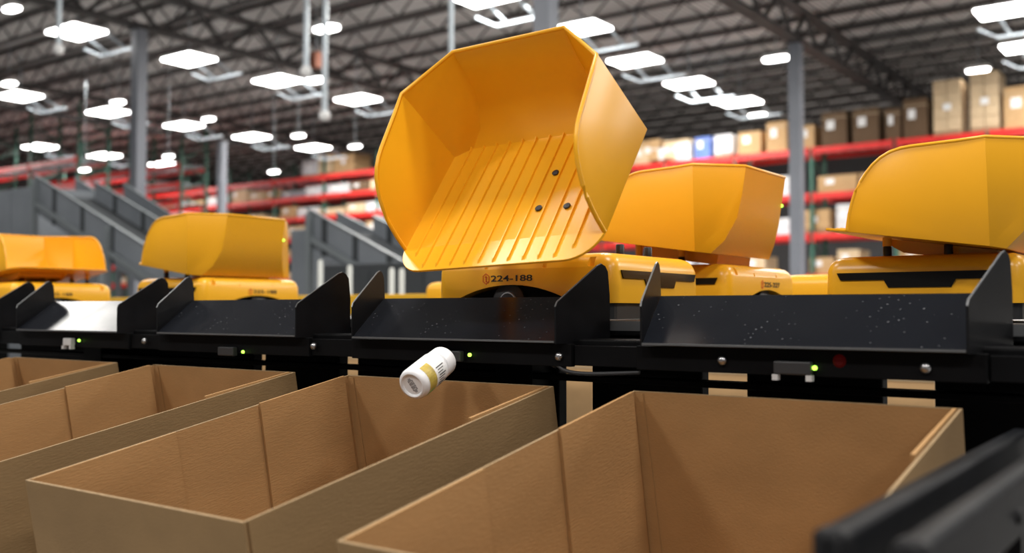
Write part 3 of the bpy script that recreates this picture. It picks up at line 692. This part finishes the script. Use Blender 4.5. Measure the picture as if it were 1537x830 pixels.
# tilted rack that carries them
fr = empty('flow_rack', (0, BXY, BXZ), (BXT, 0, 0)); tag(fr, 'black tilted rack carrying the row of open cardboard boxes', 'rack')
zb_ = -BH-.0008
for y in (-.56, -.30, -.04): link('cross_beam', MB().box((-3.3, y-.02, zb_-.05), (.02, y+.02, zb_-.016)).mesh('xb', M['frame'], .002), fr)
for n in (-2, -1, 0, 1):
    for k in (.1, .355): link('skate_track', MB().box((BXX+CP*n+k-.015, -.6, zb_-.0155), (BXX+CP*n+k+.015, 0, zb_)).mesh('st', M['rail']), fr)
Ri = Matrix.Rotation(-BXT, 4, 'X')
for x in (-3.25, -1.9, -.75):
    for y, top in ((.80, ZC-.66), (1.29, ZC-.55)):
        m = MB().box((x-.02, y-BXY-.02, -BXZ), (x+.02, y-BXY+.02, top-BXZ)); m.v = [tuple(Ri @ Vector(p)) for p in m.v]; link('leg', m.mesh('lg', M['frame']), fr)
# guard rails at lower right
def guard(x, y0, y1, lab, bolts):
    z = ZC-.136; r = empty('guard_rail', (x, y0, 0)); tag(r, lab, 'rail', 'black guard rails')
    L = []
    for y in (0, y1-y0): L.append([Vector((p.x, y, z-.026+p.y)) for p in rrect(.0105, .026, .006, 0, 4)])
    link('tube', MB().loft(L).mesh('tb', M['rail'], smooth=.5), r)
    c = [[Vector((p.x, yy, z-.026+p.y)) for p in rrect(.0112-k, .0266-k, .0062, 0, 4)] for yy, k in ((.012, 0), (.001, 0), (-.003, .0025), (-.0045, .006))]
    link('end_cap', MB().loft(c).mesh('ec', M['capblack'], smooth=.6), r)
    for yy in (.10, y1-y0-.05): link('post', MB().box((-.010, yy-.02, .006), (.010, yy+.02, z-.051)).mesh('ps', M['frame']), r); link('foot_plate', MB().box((-.013, yy-.05, 0), (.013, yy+.05, .006)).mesh('ft', M['frame']), r)
    for yy in bolts: link('bolt', MB().tube([(.0103, yy, z-.03), (.015, yy, z-.03)], [.007, .005], 10).mesh('bt', M['capblack'], smooth=.6), r)
guard(-.208, .615, 1.27, 'black square rail at lower right, left one beside the big box', ())
guard(-.160, .612, 1.27, 'black square rail at lower right corner, right one of the pair', (.28,))

# ------------------------------------------------------------------ falling bottle
pb = at_d(618, 579, 1.545); pt = at_d(667, 539.5, 1.630)
ax = (pt-pb).normalized(); Lb = (pt-pb).length
Q = ax.to_track_quat('Z', 'Y')
bt = empty('pill_bottle', pb); bt.rotation_mode = 'QUATERNION'; bt.rotation_quaternion = Q
tag(bt, 'white supplement bottle with gold label falling above the middle box', 'bottle')
R0 = .0258
def lathe(pr, n=40): return MB().loft([[Vector((r*math.cos(2*PI*k/n), r*math.sin(2*PI*k/n), z)) for k in range(n)] for r, z in pr])
link('bottle_body', lathe([(.0165, .0030), (.0175, .0012), (.0195, .0), (.0225, .0010), (.0248, .004), (R0, .008), (R0, Lb*.66), (.0250, Lb*.70), (.0225, Lb*.725), (.0215, Lb*.74)]).mesh('bb', M['white'], smooth=.7), bt)
cap = MB(); n = 72; L = []
for z, r in ((Lb*.735, .0228), (Lb*.745, .0240), (Lb*.96, .0236), (Lb*.99, .0222), (Lb, .0195)):
    L.append([Vector(((r+(.0005 if k % 2 and .74*Lb < z < .98*Lb else 0))*math.cos(2*PI*k/n), (r+(.0005 if k % 2 and .74*Lb < z < .98*Lb else 0))*math.sin(2*PI*k/n), z)) for k in range(n)])
link('cap', cap.loft(L).mesh('cap', M['white'], smooth=.6), bt)
# directions around the bottle axis: which angle faces camera / screen right
Ql = Q.inverted(); vc = Ql @ (CAM-pb); ac = math.atan2(vc.y, vc.x)
vr = Ql @ RT; sgn = 1 if math.sin(math.atan2(vr.y, vr.x)-ac) > 0 else -1
def band(a0, a1, z0, z1, rad, mtl, name, par=bt, n=16):
    b = MB(); th = [a0+(a1-a0)*k/n for k in range(n+1)]
    for k in range(n):
        q = [Vector((rr*math.cos(t), rr*math.sin(t), z)) for z in (z0, z1) for t, rr in ((th[k], rad), (th[k+1], rad), (th[k+1], rad-.0004), (th[k], rad-.0004))]
        b.add(q, [(0, 1, 5, 4), (1, 2, 6, 5), (2, 3, 7, 6), (3, 0, 4, 7), (0, 3, 2, 1), (4, 5, 6, 7)])
    return link(name, b.mesh(name, mtl, smooth=.6), par)
lab_ = band(ac-sgn*.9, ac+sgn*2.2, Lb*.12, Lb*.64, R0+.0003, M['paper'], 'label')
band(ac-sgn*.55, ac+sgn*2.2, Lb*.13, Lb*.34, R0+.0006, M['gold'], 'gold_band', lab_)
band(ac+sgn*1.25, ac+sgn*1.75, Lb*.13, Lb*.30, R0+.0009, M['green'], 'green_leaf_print', lab_, 8)
for k in range(9):
    a = ac+sgn*(.05+.17*k); w = .045 if k % 3 else .06
    band(a, a+sgn*w, Lb*(.40+.02*(k % 2)), Lb*(.60-.03*(k % 3)), R0+.0007, M['ink'], 'print_line', lab_, 2)
bp = MB()
up2 = Ql @ UP; au = math.atan2(up2.y, up2.x)
for k, (o, l) in enumerate(((-.004, .010), (-.0015, .013), (.0012, .013), (.004, .009))):
    c, s = math.cos(au-.45), math.sin(au-.45)
    for j in range(4):
        a = -l+2*l*j/4; e = a+2*l/4*.78
        q = [Vector((c*x-s*(o+y), s*x+c*(o+y), .0028)) for x, y in ((a, -.0007), (e, -.0007), (e, .0007), (a, .0007))]
        bp.prism(q, (0, 0, -.0004))
link('base_print', bp.mesh('bp', M['inkgrey']), bt)

# ------------------------------------------------------------------ light
def area(name, loc, size, power, col=(1, .97, .92), rot=(0, 0, 0), sy=None):
    l = bpy.data.lights.new(name, 'AREA'); l.energy = power; l.color = col; l.shape = 'RECTANGLE'; l.size = size; l.size_y = sy or size
    o = bpy.data.objects.new(name, l); COL.objects.link(o); o.location = loc; o.rotation_euler = rot; return o
for x, y, e in ((-12, -5, 200), (-5, -5, 340), (1.5, -5, 340), (7, -4, 330), (-6.0, .8, 260), (0, 1.2, 300), (6.5, 1, 260), (-12, 9, 240), (-5, 8.5, 260), (2, 8, 240)):
    area('ceiling_lamp_light', (x, y, LZ-.1), 1.2, e, sy=.9)
area('ceiling_lamp_light', (-14.4, 4.3, LZ-.1), 2.6, 190, sy=1.5)
for x in (-40, -26, -13, -2):
    for y in (16, 25, 35):
        area('hall_lamp_light', (x, y, LZ-.1), 3.0, 640)
for y in (13, 24): area('hall_lamp_light', (8, y, LZ-.1), 3.0, 1100)
w = bpy.data.worlds.new('world'); S.world = w; w.use_nodes = True
bg = w.node_tree.nodes['Background']; bg.inputs['Color'].default_value = (.95, .97, 1, 1); bg.inputs['Strength'].default_value = .15
S.view_settings.view_transform = 'Standard'; S.view_settings.look = 'None'; S.view_settings.gamma = 1; S.view_settings.exposure = 0
S.view_settings.use_curve_mapping = False
